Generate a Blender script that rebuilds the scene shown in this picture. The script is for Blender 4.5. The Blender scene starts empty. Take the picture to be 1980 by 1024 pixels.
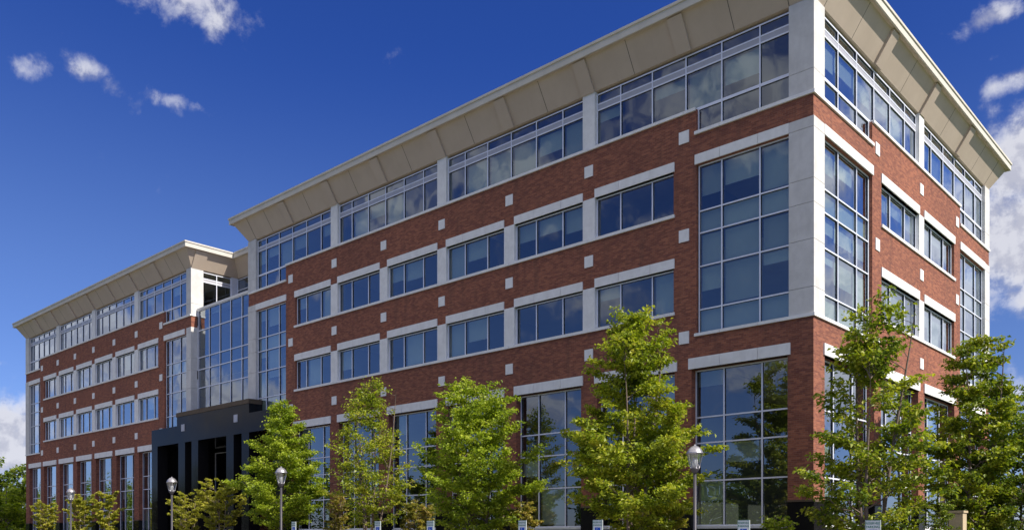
import bpy, math, random
from mathutils import Vector, Matrix
R = math.radians
scene = bpy.context.scene
C = scene.collection

# ------------------------------------------------------------------ camera
cam_d = bpy.data.cameras.new("camera")
cam = bpy.data.objects.new("camera", cam_d)
C.objects.link(cam)
cam.location = (13.227, -30.821, 2.0)
cam.rotation_euler = (R(90), 0, R(42.525))
cam_d.sensor_width = 36
cam_d.lens = 30.27
cam_d.shift_y = 0.2651
cam_d.clip_end = 3000
scene.camera = cam

# ------------------------------------------------------------------ light
SUN_DIR = Vector((1.0, 0.12, 0.90)).normalized()
SUN_EL = math.asin(SUN_DIR.z)
SUN_AZ = math.atan2(SUN_DIR.x, SUN_DIR.y)
sd = bpy.data.lights.new("sun", 'SUN')
sd.energy = 4.2
sd.angle = R(0.5)
sd.color = (1.0, 0.94, 0.84)
sun = bpy.data.objects.new("sun", sd)
C.objects.link(sun)
sun.rotation_euler = (-SUN_DIR).to_track_quat('-Z', 'Y').to_euler()
scene.view_settings.view_transform = 'Standard'
scene.view_settings.look = 'None'
scene.view_settings.exposure = 0.7
scene.view_settings.gamma = 1


class NT:
    """small helper around a node tree"""
    def __init__(s, tree):
        s.t = tree
        s.n = tree.nodes
        s.l = tree.links

    def new(s, kind, ins=None, **kw):
        nd = s.n.new(kind)
        for k, v in kw.items():
            setattr(nd, k, v)
        for k, v in (ins or {}).items():
            s.put(nd.inputs[k], v)
        return nd

    def put(s, sock, v):
        if isinstance(v, bpy.types.NodeSocket):
            s.l.new(v, sock)
        elif isinstance(v, bpy.types.Node):
            s.l.new(v.outputs[0], sock)
        else:
            if isinstance(v, (tuple, list)) and len(v) == 3 and sock.type == 'RGBA':
                v = tuple(v) + (1,)
            sock.default_value = v

    def m(s, op, a, b=0.0, c=0.0, clamp=False):
        nd = s.n.new('ShaderNodeMath')
        nd.operation = op
        nd.use_clamp = clamp
        s.put(nd.inputs[0], a)
        s.put(nd.inputs[1], b)
        s.put(nd.inputs[2], c)
        return nd.outputs[0]

    def mix(s, f, a, b, kind='MIX'):
        nd = s.n.new('ShaderNodeMix')
        nd.data_type = 'RGBA'
        nd.blend_type = kind
        s.put(nd.inputs[0], f)
        s.put(nd.inputs[6], a)
        s.put(nd.inputs[7], b)
        return nd.outputs[2]

    def ramp(s, f, stops, interp='LINEAR'):
        nd = s.n.new('ShaderNodeValToRGB')
        nd.color_ramp.interpolation = interp
        el = nd.color_ramp.elements
        while len(el) < len(stops):
            el.new(0.5)
        for e, (p, c) in zip(el, stops):
            e.position = p
            e.color = tuple(c) + (1,) if len(c) == 3 else c
        s.put(nd.inputs[0], f)
        return nd.outputs[0]

    def rng(s, v, a, b, c=0.0, d=1.0, kind='SMOOTHSTEP'):
        nd = s.n.new('ShaderNodeMapRange')
        nd.interpolation_type = kind
        for i, x in enumerate((v, a, b, c, d)):
            s.put(nd.inputs[i], x)
        return nd.outputs[0]


# ------------------------------------------------------------------ sky with clouds
world = bpy.data.worlds.new("World")
scene.world = world
world.use_nodes = True
w = NT(world.node_tree)
w.n.clear()
tc = w.new('ShaderNodeTexCoord')
dirv = tc.outputs['Generated']
sky = w.new('ShaderNodeTexSky', sky_type='NISHITA', sun_disc=False, sun_elevation=SUN_EL,
            sun_rotation=SUN_AZ, altitude=200, air_density=1.0, dust_density=0.3, ozone_density=3.0)
sep = w.new('ShaderNodeSeparateXYZ', {0: dirv})
X, Y, Z = sep.outputs
az = w.m('MULTIPLY', w.m('ARCTAN2', X, Y), 57.2958)      # degrees clockwise from +Y
el = w.m('MULTIPLY', w.m('ARCSINE', Z), 57.2958)
SKYTINT = (0.61, 0.615, 1.0)
blue = w.mix(1.0, sky.outputs[0], SKYTINT, 'MULTIPLY')
hs = w.new('ShaderNodeHueSaturation', {'Saturation': 1.04, 'Color': blue})
blue = hs.outputs[0]
sdot = w.new('ShaderNodeVectorMath', {0: dirv, 1: tuple(SUN_DIR)}, operation='DOT_PRODUCT').outputs['Value']
polar = w.m('POWER', w.m('SUBTRACT', 1.0, w.m('MULTIPLY', sdot, sdot), clamp=True), 2.0)     # skylight is deepest a quarter turn from the sun
blue = w.mix(w.m('MULTIPLY', w.rng(el, 14.0, 30.0), polar), w.mix(1.0, blue, (1.07, 1.18, 1.10), 'MULTIPLY'), w.mix(1.0, blue, (0.44, 0.76, 1.08), 'MULTIPLY'))
# cloud shapes: a fractal noise whose threshold is lowered where clouds stand
n1 = w.new('ShaderNodeTexNoise', {'Vector': dirv, 'Scale': 24.0, 'Detail': 12.0, 'Roughness': 0.62, 'Distortion': 0.12})
n2 = w.new('ShaderNodeTexNoise', {'Vector': dirv, 'Scale': 2.6, 'Detail': 5.0, 'Roughness': 0.5, 'Distortion': 0.2})
mp = w.new('ShaderNodeMapping', {'Vector': dirv, 'Location': (0.004, 0.0, 0.012)})
n3 = w.new('ShaderNodeTexNoise', {'Vector': mp.outputs[0], 'Scale': 24.0, 'Detail': 9.0, 'Roughness': 0.6, 'Distortion': 0.12})
CLOUDS = [  # azimuth, elevation, half width, half height, tilt (degrees), strength
    (-63.3, 30.5, 2.7, 1.25, -14, 1.0), (-61.6, 29.6, 0.9, 0.95, -20, 0.95),
    (-71.6, 25.65, 1.25, 0.62, 14, 0.66), (-70.4, 26.1, 0.8, 0.45, 25, 0.5), (-68.8, 25.85, 1.35, 0.62, -8, 0.70), (-67.2, 25.25, 1.2, 0.6, -30, 0.70),
    (-66.3, 24.4, 0.55, 0.9, -20, 0.58), (-64.2, 25.15, 1.2, 0.52, 0, 0.70), (-62.5, 25.0, 1.2, 0.42, -10, 0.54),
    (-13.3, 27.8, 1.5, 0.55, 14, 0.95), (-13.3, 25.9, 0.35, 0.25, 0, 0.6), (-12.2, 24.6, 1.4, 0.6, 6, 0.95),
    (-11.8, 20.4, 2.3, 2.3, 0, 1.35), (-11.0, 16.5, 4.2, 3.2, 0, 1.45), (-11.0, 13.6, 3.0, 1.0, 0, 1.0), (-11.0, 6.5, 4.0, 3.0, 0, 0.85),
    (-74.5, 5.6, 4.2, 2.5, 0, 1.45), (-82.0, 6.5, 5.0, 2.4, 0, 0.9), (-73.5, 9.85, 1.0, 0.22, 0, 0.6),
    (-109.5, 11.2, 6.5, 3.0, 0, 1.5), (-106.0, 6.6, 4.0, 1.4, 0, 1.0), (-119.0, 8.6, 4.0, 2.0, 0, 1.3), (-129.0, 21.0, 4.5, 2.2, 10, 0.9), (-124.0, 16.0, 1.6, 0.9, 10, 0.7),
    (-139.0, 8.2, 6.0, 1.8, 0, 1.0), (-147.0, 19.5, 2.5, 1.2, 15, 0.8), (-151.0, 26.0, 6.0, 3.2, 0, 1.05), (-138.0, 23.0, 6.0, 1.8, 0, 0.95), (-143.0, 15.0, 5.0, 1.2, 10, 0.8), (-154.0, 10.5, 5.0, 2.2, 0, 0.75), (-158.0, 15.5, 2.0, 1.0, 0, 0.7),
    (20.5, 12.0, 10.0, 5.0, 0, 1.5), (18.6, 24.6, 2.6, 2.2, 0, 1.15), (14.0, 17.5, 3.2, 3.0, 0, 1.4), (23.0, 21.0, 2.0, 1.6, 0, 1.0),
]
dens = None
for (a0, e0, ra, re, tilt, st) in CLOUDS:
    da = w.m('MULTIPLY', w.m('SUBTRACT', az, a0), math.cos(R(e0)))
    de = w.m('SUBTRACT', el, e0)
    ct, sn = math.cos(R(tilt)), math.sin(R(tilt))
    p = w.m('MULTIPLY', w.m('ADD', w.m('MULTIPLY', da, ct), w.m('MULTIPLY', de, sn)), 1.0 / ra)
    q = w.m('MULTIPLY', w.m('SUBTRACT', w.m('MULTIPLY', de, ct), w.m('MULTIPLY', da, sn)), 1.0 / re)
    r2 = w.m('ADD', w.m('MULTIPLY', p, p), w.m('MULTIPLY', q, q))
    g = w.m('MULTIPLY', w.m('POWER', 2.718, w.m('MULTIPLY', r2, -0.7)), st)
    dens = g if dens is None else w.m('MAXIMUM', dens, g)
# scattered cumulus over the rest of the sky (seen in the windows), and an added high fill layer
inview = w.m('MULTIPLY', w.rng(az, -96.0, -84.0), w.m('SUBTRACT', 1.0, w.rng(az, -6.0, 8.0)))
rest = w.m('MULTIPLY', w.m('SUBTRACT', 1.0, inview), w.rng(n2.outputs[0], 0.46, 0.60))
high_fill = w.m('MULTIPLY', w.rng(n2.outputs[0], 0.34, 0.46), w.rng(el, 33.0, 38.0))  # unseen cloud layer above the view, added to raise neutral fill light
rest = w.m('MAXIMUM', high_fill, w.m('MULTIPLY', rest, w.rng(el, 2.0, 6.0, 0.9, 0.25)))
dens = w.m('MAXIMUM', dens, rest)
f = w.m('ADD', w.m('MULTIPLY', dens, 0.62), w.m('MULTIPLY', w.m('SUBTRACT', n1.outputs[0], 0.5), 1.25))
cover = w.rng(f, 0.20, 0.74)
thick = w.rng(f, 0.34, 0.78)
lit = w.rng(w.m('SUBTRACT', n1.outputs[0], n3.outputs[0]), -0.09, 0.06)
ccol = w.mix(lit, (4.0, 4.2, 5.4), (7.9, 8.0, 8.7))
ccol = w.mix(w.m('MULTIPLY', thick, 0.55), ccol, (6.0, 6.0, 6.6))
ccol = w.mix(w.rng(el, 34.0, 48.0), ccol, (15.5, 14.6, 13.4))  # added overhead clouds brightened to fill the shaded front
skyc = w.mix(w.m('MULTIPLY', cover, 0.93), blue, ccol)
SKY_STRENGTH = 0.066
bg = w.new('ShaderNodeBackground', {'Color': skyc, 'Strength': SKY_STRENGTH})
wo = w.new('ShaderNodeOutputWorld', {'Surface': bg.outputs[0]})


# ------------------------------------------------------------------ materials
def mat(name, build):
    mt = bpy.data.materials.new(name)
    mt.use_nodes = True
    mt.use_transparent_shadow = True
    t = NT(mt.node_tree)
    t.n.clear()
    out = t.new('ShaderNodeOutputMaterial')
    sh = build(t)
    t.l.new(sh, out.inputs['Surface'])
    return mt


def pbr(t, col, rough=0.7, metal=0.0, bump=None, bstr=0.3, bdist=0.01, spec=0.4, **kw):
    b = t.new('ShaderNodeBsdfPrincipled', {'Base Color': col, 'Roughness': rough, 'Metallic': metal,
                                           'Specular IOR Level': spec})
    for k, v in kw.items():
        t.put(b.inputs[k.replace('_', ' ')], v)
    if bump is not None:
        bp = t.new('ShaderNodeBump', {'Height': bump, 'Strength': bstr, 'Distance': bdist})
        t.l.new(bp.outputs[0], b.inputs['Normal'])
    return b.outputs[0]


def wall_coords(t):
    """(distance along the wall, height, 0) in metres whatever way the wall faces"""
    g = t.new('ShaderNodeNewGeometry')
    tcn = t.new('ShaderNodeTexCoord')
    s = t.new('ShaderNodeSeparateXYZ', {0: tcn.outputs['Object']})
    sn = t.new('ShaderNodeSeparateXYZ', {0: g.outputs['True Normal']})
    side = t.m('GREATER_THAN', t.m('ABSOLUTE', sn.outputs[0]), 0.5)
    flat = t.m('GREATER_THAN', t.m('ABSOLUTE', sn.outputs[2]), 0.5)
    u = t.m('ADD', t.m('MULTIPLY', s.outputs[1], side), t.m('MULTIPLY', s.outputs[0], t.m('SUBTRACT', 1.0, side)))
    v = t.m('ADD', t.m('MULTIPLY', s.outputs[1], flat), t.m('MULTIPLY', s.outputs[2], t.m('SUBTRACT', 1.0, flat)))
    cv = t.new('ShaderNodeCombineXYZ', {0: u, 1: v, 2: 0.0})
    return cv.outputs[0], tcn.outputs['Object']


def brick_build(t):
    uv, ob = wall_coords(t)
    br = t.new('ShaderNodeTexBrick', {'Vector': uv, 'Color1': (0.345, 0.128, 0.072), 'Color2': (0.185, 0.063, 0.041),
                                      'Mortar': (0.24, 0.14, 0.105), 'Scale': 1.0, 'Mortar Size': 0.006,
                                      'Mortar Smooth': 0.2, 'Bias': 0.1, 'Brick Width': 0.215, 'Row Height': 0.072},
               offset=0.5)
    mpn = t.new('ShaderNodeMapping', {'Vector': uv, 'Scale': (2.3, 9.0, 1.0)})
    nz = t.new('ShaderNodeTexNoise', {'Vector': mpn.outputs[0], 'Scale': 1.0, 'Detail': 3.0, 'Roughness': 0.7})
    col = t.mix(t.rng(nz.outputs[0], 0.50, 0.68, 0.0, 0.75), br.outputs[0], (0.155, 0.060, 0.052))
    col = t.mix(t.rng(nz.outputs[0], 0.28, 0.46, 0.32, 0.0), col, (0.47, 0.20, 0.12))
    n4 = t.new('ShaderNodeTexNoise', {'Vector': ob, 'Scale': 0.16, 'Detail': 3.0})
    col = t.mix(1.0, col, t.ramp(n4.outputs[0], [(0.3, (0.86, 0.86, 0.88)), (0.7, (1.1, 1.07, 1.04))]), 'MULTIPLY')
    mst = t.new('ShaderNodeMapping', {'Vector': uv, 'Scale': (2.2, 0.22, 1.0)})
    stn = t.new('ShaderNodeTexNoise', {'Vector': mst.outputs[0], 'Scale': 1.0, 'Detail': 4.0})
    col = t.mix(t.rng(stn.outputs[0], 0.52, 0.70, 0.0, 0.30), col, (0.10, 0.055, 0.045))
    return pbr(t, col, 0.9, bump=br.outputs[1], bstr=0.35, bdist=-0.006, spec=0.25)


def concrete_build(c0, c1, sc=1.4, stain=0.5):
    def b(t):
        uv, ob = wall_coords(t)
        a = t.new('ShaderNodeTexNoise', {'Vector': ob, 'Scale': sc, 'Detail': 8.0, 'Roughness': 0.65})
        mpn = t.new('ShaderNodeMapping', {'Vector': uv, 'Scale': (3.0, 0.5, 1.0)})
        st = t.new('ShaderNodeTexNoise', {'Vector': mpn.outputs[0], 'Scale': 1.0, 'Detail': 5.0})
        col = t.mix(t.rng(a.outputs[0], 0.3, 0.7), c0, c1)
        col = t.mix(t.rng(st.outputs[0], 0.5, 0.75, 0.0, stain * 0.5), col, tuple(x * 0.72 for x in c0))
        fine = t.new('ShaderNodeTexNoise', {'Vector': ob, 'Scale': 60.0, 'Detail': 3.0})
        return pbr(t, col, 0.85, bump=fine.outputs[0], bstr=0.15, bdist=0.004, spec=0.3)
    return b


def metal_build(c, rough=0.4, metal=0.25):
    def b(t):
        tcn = t.new('ShaderNodeTexCoord')
        a = t.new('ShaderNodeTexNoise', {'Vector': tcn.outputs['Object'], 'Scale': 3.0, 'Detail': 6.0})
        col = t.mix(a.outputs[0], tuple(x * 0.86 for x in c), tuple(min(1, x * 1.08) for x in c))
        return pbr(t, col, rough, metal)
    return b


def glass_build(tint=(0.60, 0.67, 0.65), base=0.06, wave=1.0):
    def b(t):
        tcn = t.new('ShaderNodeTexCoord')
        a = t.new('ShaderNodeTexNoise', {'Vector': tcn.outputs['Object'], 'Scale': 0.55, 'Detail': 1.0})
        isl = t.new('ShaderNodeNewGeometry').outputs['Random Per Island']
        bp = t.new('ShaderNodeBump', {'Height': a.outputs[0], 'Strength': 0.6 * wave, 'Distance': 0.020})
        g = t.new('ShaderNodeNewGeometry')
        dt = t.new('ShaderNodeVectorMath', {0: g.outputs['Normal'], 1: g.outputs['Incoming']}, operation='DOT_PRODUCT')
        c = t.m('SUBTRACT', 1.0, t.m('ABSOLUTE', dt.outputs['Value']), clamp=True)
        fr = t.m('ADD', 0.05, t.m('MULTIPLY', t.m('POWER', c, 4.0), 0.95))
        fac = t.m('ADD', t.m('MULTIPLY', fr, 2.3), base, clamp=True)
        tr = t.new('ShaderNodeBsdfTransparent', {'Color': t.mix(isl, tint, tuple(x * 0.8 for x in tint))})
        gl = t.new('ShaderNodeBsdfGlossy', {'Color': (0.86, 0.93, 1.0), 'Roughness': 0.0, 'Normal': bp.outputs[0]})
        mx = t.new('ShaderNodeMixShader', {0: fac, 1: tr.outputs[0], 2: gl.outputs[0]})
        return mx.outputs[0]
    return b


def granite_build(t):
    uv, ob = wall_coords(t)
    a = t.new('ShaderNodeTexNoise', {'Vector': ob, 'Scale': 45.0, 'Detail': 4.0})
    col = t.mix(a.outputs[0], (0.004, 0.004, 0.005), (0.020, 0.019, 0.020))
    n = t.new('ShaderNodeTexNoise', {'Vector': ob, 'Scale': 0.8, 'Detail': 3.0})
    return pbr(t, col, t.rng(n.outputs[0], 0.3, 0.7, 0.05, 0.12), spec=0.10)


def leaf_build(cols, trans=0.42):
    def b(t):
        isl = t.new('ShaderNodeNewGeometry').outputs['Random Per Island']
        tcn = t.new('ShaderNodeTexCoord')
        nz = t.new('ShaderNodeTexNoise', {'Vector': tcn.outputs['Object'], 'Scale': 0.9, 'Detail': 2.0})
        f = t.m('ADD', t.m('MULTIPLY', isl, 0.6), t.m('MULTIPLY', t.rng(nz.outputs[0], 0.3, 0.7), 0.4))
        n = len(cols)
        col = t.ramp(f, [(i / (n - 1), c) for i, c in enumerate(cols)])
        p = t.new('ShaderNodeBsdfPrincipled', {'Base Color': col, 'Roughness': 0.45, 'Specular IOR Level': 0.35})
        tl = t.new('ShaderNodeBsdfTranslucent', {'Color': t.mix(1.0, col, (1.25, 1.3, 0.5), 'MULTIPLY')})
        mx = t.new('ShaderNodeMixShader', {0: trans, 1: p.outputs[0], 2: tl.outputs[0]})
        return mx.outputs[0]
    return b


def simple_build(c, rough=0.8, sc=2.0, var=0.25, bump=0.0, **kw):
    def b(t):
        tcn = t.new('ShaderNodeTexCoord')
        a = t.new('ShaderNodeTexNoise', {'Vector': tcn.outputs['Object'], 'Scale': sc, 'Detail': 7.0, 'Roughness': 0.6})
        col = t.mix(a.outputs[0], tuple(x * (1 - var) for x in c), tuple(min(1, x * (1 + var)) for x in c))
        return pbr(t, col, rough, bump=a.outputs[0] if bump else None, bstr=bump, bdist=0.02, **kw)
    return b


M = {
    'brick': mat('brick', brick_build),
    'concrete': mat('concrete', concrete_build((0.52, 0.505, 0.49), (0.62, 0.605, 0.59))),
    'concrete_lit': mat('concrete_lit', concrete_build((0.70, 0.69, 0.675), (0.80, 0.79, 0.775), 2.2, 0.35)),  # lightened concrete: brighter light on lintels and sills put into the colour
    'soffit': mat('soffit', concrete_build((0.50, 0.405, 0.32), (0.545, 0.445, 0.355), 0.7, 0.25)),
    'fascia': mat('fascia', concrete_build((0.52, 0.485, 0.425), (0.58, 0.545, 0.48), 0.9, 0.3)),
    'joint': mat('joint', simple_build((0.10, 0.09, 0.08))),
    'frame': mat('frame', metal_build((0.74, 0.76, 0.85), 0.45, 0.1)),
    'panel': mat('panel', metal_build((0.42, 0.42, 0.46), 0.5, 0.15)),
    'gasket': mat('gasket', simple_build((0.018, 0.020, 0.032), 0.5)),
    'glass': mat('glass', glass_build()),
    'glass_dark': mat('glass_dark', glass_build((0.14, 0.15, 0.17), 0.05)),
    'blind': mat('blind', simple_build((0.68, 0.73, 0.65), 0.8, 1.2, 0.12)),
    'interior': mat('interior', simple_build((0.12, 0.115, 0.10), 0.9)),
    'ceiling': mat('ceiling', simple_build((0.72, 0.62, 0.42), 0.9, 0.6, 0.2)),
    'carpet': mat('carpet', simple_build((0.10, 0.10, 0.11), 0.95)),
    'roof': mat('roof', simple_build((0.35, 0.34, 0.32), 0.95)),
    'granite': mat('granite', granite_build),
    'bronze': mat('bronze', concrete_build((0.085, 0.062, 0.042), (0.12, 0.09, 0.062), 1.2)),
    'bark': mat('bark', simple_build((0.16, 0.12, 0.095), 0.95, 9.0, 0.5, 0.6)),
    'bark_pale': mat('bark_pale', simple_build((0.30, 0.23, 0.17), 0.95, 9.0, 0.4, 0.5)),
    'leaf': mat('leaf', leaf_build([(0.07, 0.125, 0.010), (0.20, 0.28, 0.016), (0.35, 0.42, 0.03), (0.50, 0.54, 0.08)])),
    'leaf_mix': mat('leaf_mix', leaf_build([(0.07, 0.11, 0.010), (0.20, 0.26, 0.018), (0.37, 0.41, 0.03), (0.47, 0.40, 0.06)])),
    'leaf_edge': mat('leaf_edge', leaf_build([(0.03, 0.06, 0.010), (0.13, 0.19, 0.015), (0.30, 0.34, 0.025), (0.48, 0.46, 0.06)])),
    'leaf_dark': mat('leaf_dark', leaf_build([(0.03, 0.065, 0.010), (0.09, 0.15, 0.014), (0.20, 0.26, 0.02), (0.34, 0.37, 0.035)], 0.35)),
    'leaf_yellow': mat('leaf_yellow', leaf_build([(0.13, 0.15, 0.015), (0.27, 0.28, 0.022), (0.42, 0.41, 0.05), (0.50, 0.40, 0.08)])),
    'leaf_rust': mat('leaf_rust', leaf_build([(0.09, 0.12, 0.02), (0.20, 0.21, 0.03), (0.36, 0.30, 0.05), (0.42, 0.28, 0.09)])),
    'asphalt': mat('asphalt', simple_build((0.13, 0.125, 0.118), 0.95, 30.0, 0.4, 0.4)),
    'paving': mat('paving', concrete_build((0.42, 0.40, 0.37), (0.52, 0.50, 0.46), 2.0)),
    'kerb': mat('kerb', concrete_build((0.40, 0.39, 0.37), (0.48, 0.47, 0.45), 2.0)),
    'grass': mat('grass', simple_build((0.055, 0.095, 0.022), 0.95, 6.0, 0.5, 0.6)),
    'mulch': mat('mulch', simple_build((0.07, 0.045, 0.03), 0.95, 14.0, 0.5, 0.6)),
    'paint': mat('paint', simple_build((0.70, 0.70, 0.68), 0.8)),
    'iron': mat('iron', metal_build((0.06, 0.055, 0.065), 0.5, 0.2)),
    'silver': mat('silver', metal_build((0.36, 0.35, 0.38), 0.38, 0.7)),
    'lampglass': mat('lampglass', lambda t: t.new('ShaderNodeMixShader', {
        0: 0.35, 1: t.new('ShaderNodeBsdfTransparent', {'Color': (0.82, 0.84, 0.87)}).outputs[0],
        2: t.new('ShaderNodeBsdfGlossy', {'Color': (0.9, 0.92, 0.95), 'Roughness': 0.12}).outputs[0]}).outputs[0]),
    'frost': mat('frost', simple_build((0.78, 0.78, 0.77), 0.5)),
    'sign_white': mat('sign_white', simple_build((0.74, 0.77, 0.76), 0.4, 3.0, 0.06)),
    'sign_green': mat('sign_green', simple_build((0.05, 0.22, 0.14), 0.45)),
    'sign_blue': mat('sign_blue', simple_build((0.015, 0.09, 0.50), 0.4, 3.0, 0.08)),
    'steel': mat('steel', metal_build((0.35, 0.36, 0.36), 0.5, 0.6)),
    'tan': mat('tan', concrete_build((0.42, 0.33, 0.20), (0.50, 0.40, 0.26), 1.5)),
}


# ------------------------------------------------------------------ mesh helpers
class MB:
    def __init__(s):
        s.v = []
        s.f = []

    def quad(s, a, b, c, d):
        i = len(s.v)
        s.v += [tuple(a), tuple(b), tuple(c), tuple(d)]
        s.f.append((i, i + 1, i + 2, i + 3))

    def box(s, x0, x1, y0, y1, z0, z1):
        x0, x1 = min(x0, x1), max(x0, x1)
        y0, y1 = min(y0, y1), max(y0, y1)
        z0, z1 = min(z0, z1), max(z0, z1)
        i = len(s.v)
        s.v += [(x0, y0, z0), (x1, y0, z0), (x1, y1, z0), (x0, y1, z0), (x0, y0, z1), (x1, y0, z1), (x1, y1, z1), (x0, y1, z1)]
        for q in ((0, 3, 2, 1), (4, 5, 6, 7), (0, 1, 5, 4), (1, 2, 6, 5), (2, 3, 7, 6), (3, 0, 4, 7)):
            s.f.append(tuple(i + k for k in q))
        return s

    def tube(s, pts, rad, n=6, cap=True):
        base = len(s.v)
        pts = [Vector(p) for p in pts]
        up = Vector((0.13, 0.31, 0.94)).normalized()
        for k, p in enumerate(pts):
            d = (pts[min(k + 1, len(pts) - 1)] - pts[max(k - 1, 0)])
            d = d.normalized() if d.length > 1e-9 else Vector((0, 0, 1))
            a = d.cross(up if abs(d.dot(up)) < 0.98 else Vector((1, 0, 0))).normalized()
            b = d.cross(a)
            for j in range(n):
                t = 2 * math.pi * j / n
                q = p + (a * math.cos(t) + b * math.sin(t)) * rad[k]
                s.v.append((q.x, q.y, q.z))
        for k in range(len(pts) - 1):
            for j in range(n):
                j2 = (j + 1) % n
                s.f.append((base + k * n + j, base + k * n + j2, base + (k + 1) * n + j2, base + (k + 1) * n + j))
        if cap:
            s.f.append(tuple(base + j for j in range(n)))
            s.f.append(tuple(base + (len(pts) - 1) * n + j for j in reversed(range(n))))
        return s

    def lathe(s, prof, n=24, c=(0, 0, 0)):
        base = len(s.v)
        for r, z in prof:
            for j in range(n):
                t = 2 * math.pi * j / n
                s.v.append((c[0] + r * math.cos(t), c[1] + r * math.sin(t), c[2] + z))
        for k in range(len(prof) - 1):
            for j in range(n):
                j2 = (j + 1) % n
                s.f.append((base + k * n + j, base + k * n + j2, base + (k + 1) * n + j2, base + (k + 1) * n + j))
        return s

    def build(s, name, material, parent=None, smooth=False, label=None):
        me = bpy.data.meshes.new(name)
        me.from_pydata(s.v, [], s.f)
        me.materials.append(M[material])
        if smooth:
            me.polygons.foreach_set('use_smooth', [True] * len(me.polygons))
        me.update()
        o = bpy.data.objects.new(name, me)
        C.objects.link(o)
        if parent:
            o.parent = parent
        if label:
            o['label'] = label
        return o


def thing(name, label, cat, loc=(0, 0, 0), rz=0.0, group=None):
    o = bpy.data.objects.new(name, None)
    C.objects.link(o)
    o.location = loc
    o.rotation_euler = (0, 0, rz)
    o['label'] = label
    o['category'] = cat
    if group:
        o['group'] = group
    return o


def structure(o):
    o['kind'] = 'structure'
    return o


def copy_tree(o, parent=None):
    c = o.copy()
    C.objects.link(c)
    c.parent = parent
    for ch in list(o.children):
        copy_tree(ch, c)
    return c


GZ = 0.2      # ground level
# ================================================================== BUILDING
XC = [0.0, -39.16, -47.16, -81.44]          # wall corners along the front
SQR = [-5.45, -10.35, -15.21, -20.03, -24.83, -29.48, -34.11]
SQL = [-51.97, -56.30, -60.54, -64.78, -68.89, -73.01, -77.03]
YB = 24.07
SQS = [6.44, 12.18, 17.88]
REC = 3.8
bld = thing('office_building', 'long red brick office building with concrete bands and flared tan eaves', 'building')


def P(face, u, z, d):
    if face == 'F':
        return (u, -d, z)
    if face == 'R':
        return (d, u, z)
    if face == 'W':                       # right hand return of the far wing
        return (XC[2] + d, u, z)
    if face == 'A':                       # atrium curtain wall plane
        return (u, 0.5 - d, z)
    if face == 'B':                       # set back top floor of the middle
        return (u, REC - d, z)
    if face == 'G':                       # entrance doors
        return (u, 4.2 - d, z)


def fbox(mb, face, u0, u1, z0, z1, d0, d1):
    a = P(face, u0, z0, d0)
    b = P(face, u1, z1, d1)
    mb.box(a[0], b[0], a[1], b[1], a[2], b[2])


def stone(name, face, u0, u1, z0, z1, d0, d1, ucuts=(), zcuts=(), material='concrete_lit'):
    """precast piece, cut by narrow open joints over a dark core"""
    mb = MB()
    g = 0.008
    us = [u0] + sorted([c for c in ucuts if u0 + 0.2 < c < u1 - 0.2]) + [u1]
    zs = [z0] + sorted([c for c in zcuts if z0 + 0.2 < c < z1 - 0.2]) + [z1]
    for i in range(len(us) - 1):
        for j in range(len(zs) - 1):
            fbox(mb, face, us[i] + (g if i else 0), us[i + 1] - (g if i < len(us) - 2 else 0),
                 zs[j] + (g if j else 0), zs[j + 1] - (g if j < len(zs) - 2 else 0), d0, d1)
    return mb.build(name, material, bld)


def brick_wall(face, u0, u1, z0, z1, holes, depth=0.5, flush=0.0):
    """wall face with real openings and brick reveals"""
    mb = MB()
    us = sorted(set([u0, u1] + [h[0] for h in holes] + [h[1] for h in holes]))
    zs = sorted(set([z0, z1] + [h[2] for h in holes] + [h[3] for h in holes]))
    us = [u for u in us if u0 <= u <= u1]
    zs = [z for z in zs if z0 <= z <= z1]

    def solid(i, j):
        if i < 0 or j < 0 or i >= len(us) - 1 or j >= len(zs) - 1:
            return None
        cu, cz = (us[i] + us[i + 1]) / 2, (zs[j] + zs[j + 1]) / 2
        return not any(h[0] < cu < h[1] and h[2] < cz < h[3] for h in holes)
    flip = face == 'R' or face == 'W'
    for i in range(len(us) - 1):
        for j in range(len(zs) - 1):
            if not solid(i, j):
                continue
            a, b, c, d = us[i], us[i + 1], zs[j], zs[j + 1]
            q = [P(face, a, c, flush), P(face, b, c, flush), P(face, b, d, flush), P(face, a, d, flush)]
            mb.quad(*q)
            for (ni, nj, p, r) in ((i - 1, j, (a, c), (a, d)), (i + 1, j, (b, c), (b, d)), (i, j - 1, (a, c), (b, c)), (i, j + 1, (a, d), (b, d))):
                if solid(ni, nj) is False:
                    mb.quad(P(face, p[0], p[1], flush), P(face, r[0], r[1], flush), P(face, r[0], r[1], -depth), P(face, p[0], p[1], -depth))
    return mb.build('brick_wall', 'brick', bld)


rnd = random.Random(7)


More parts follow.
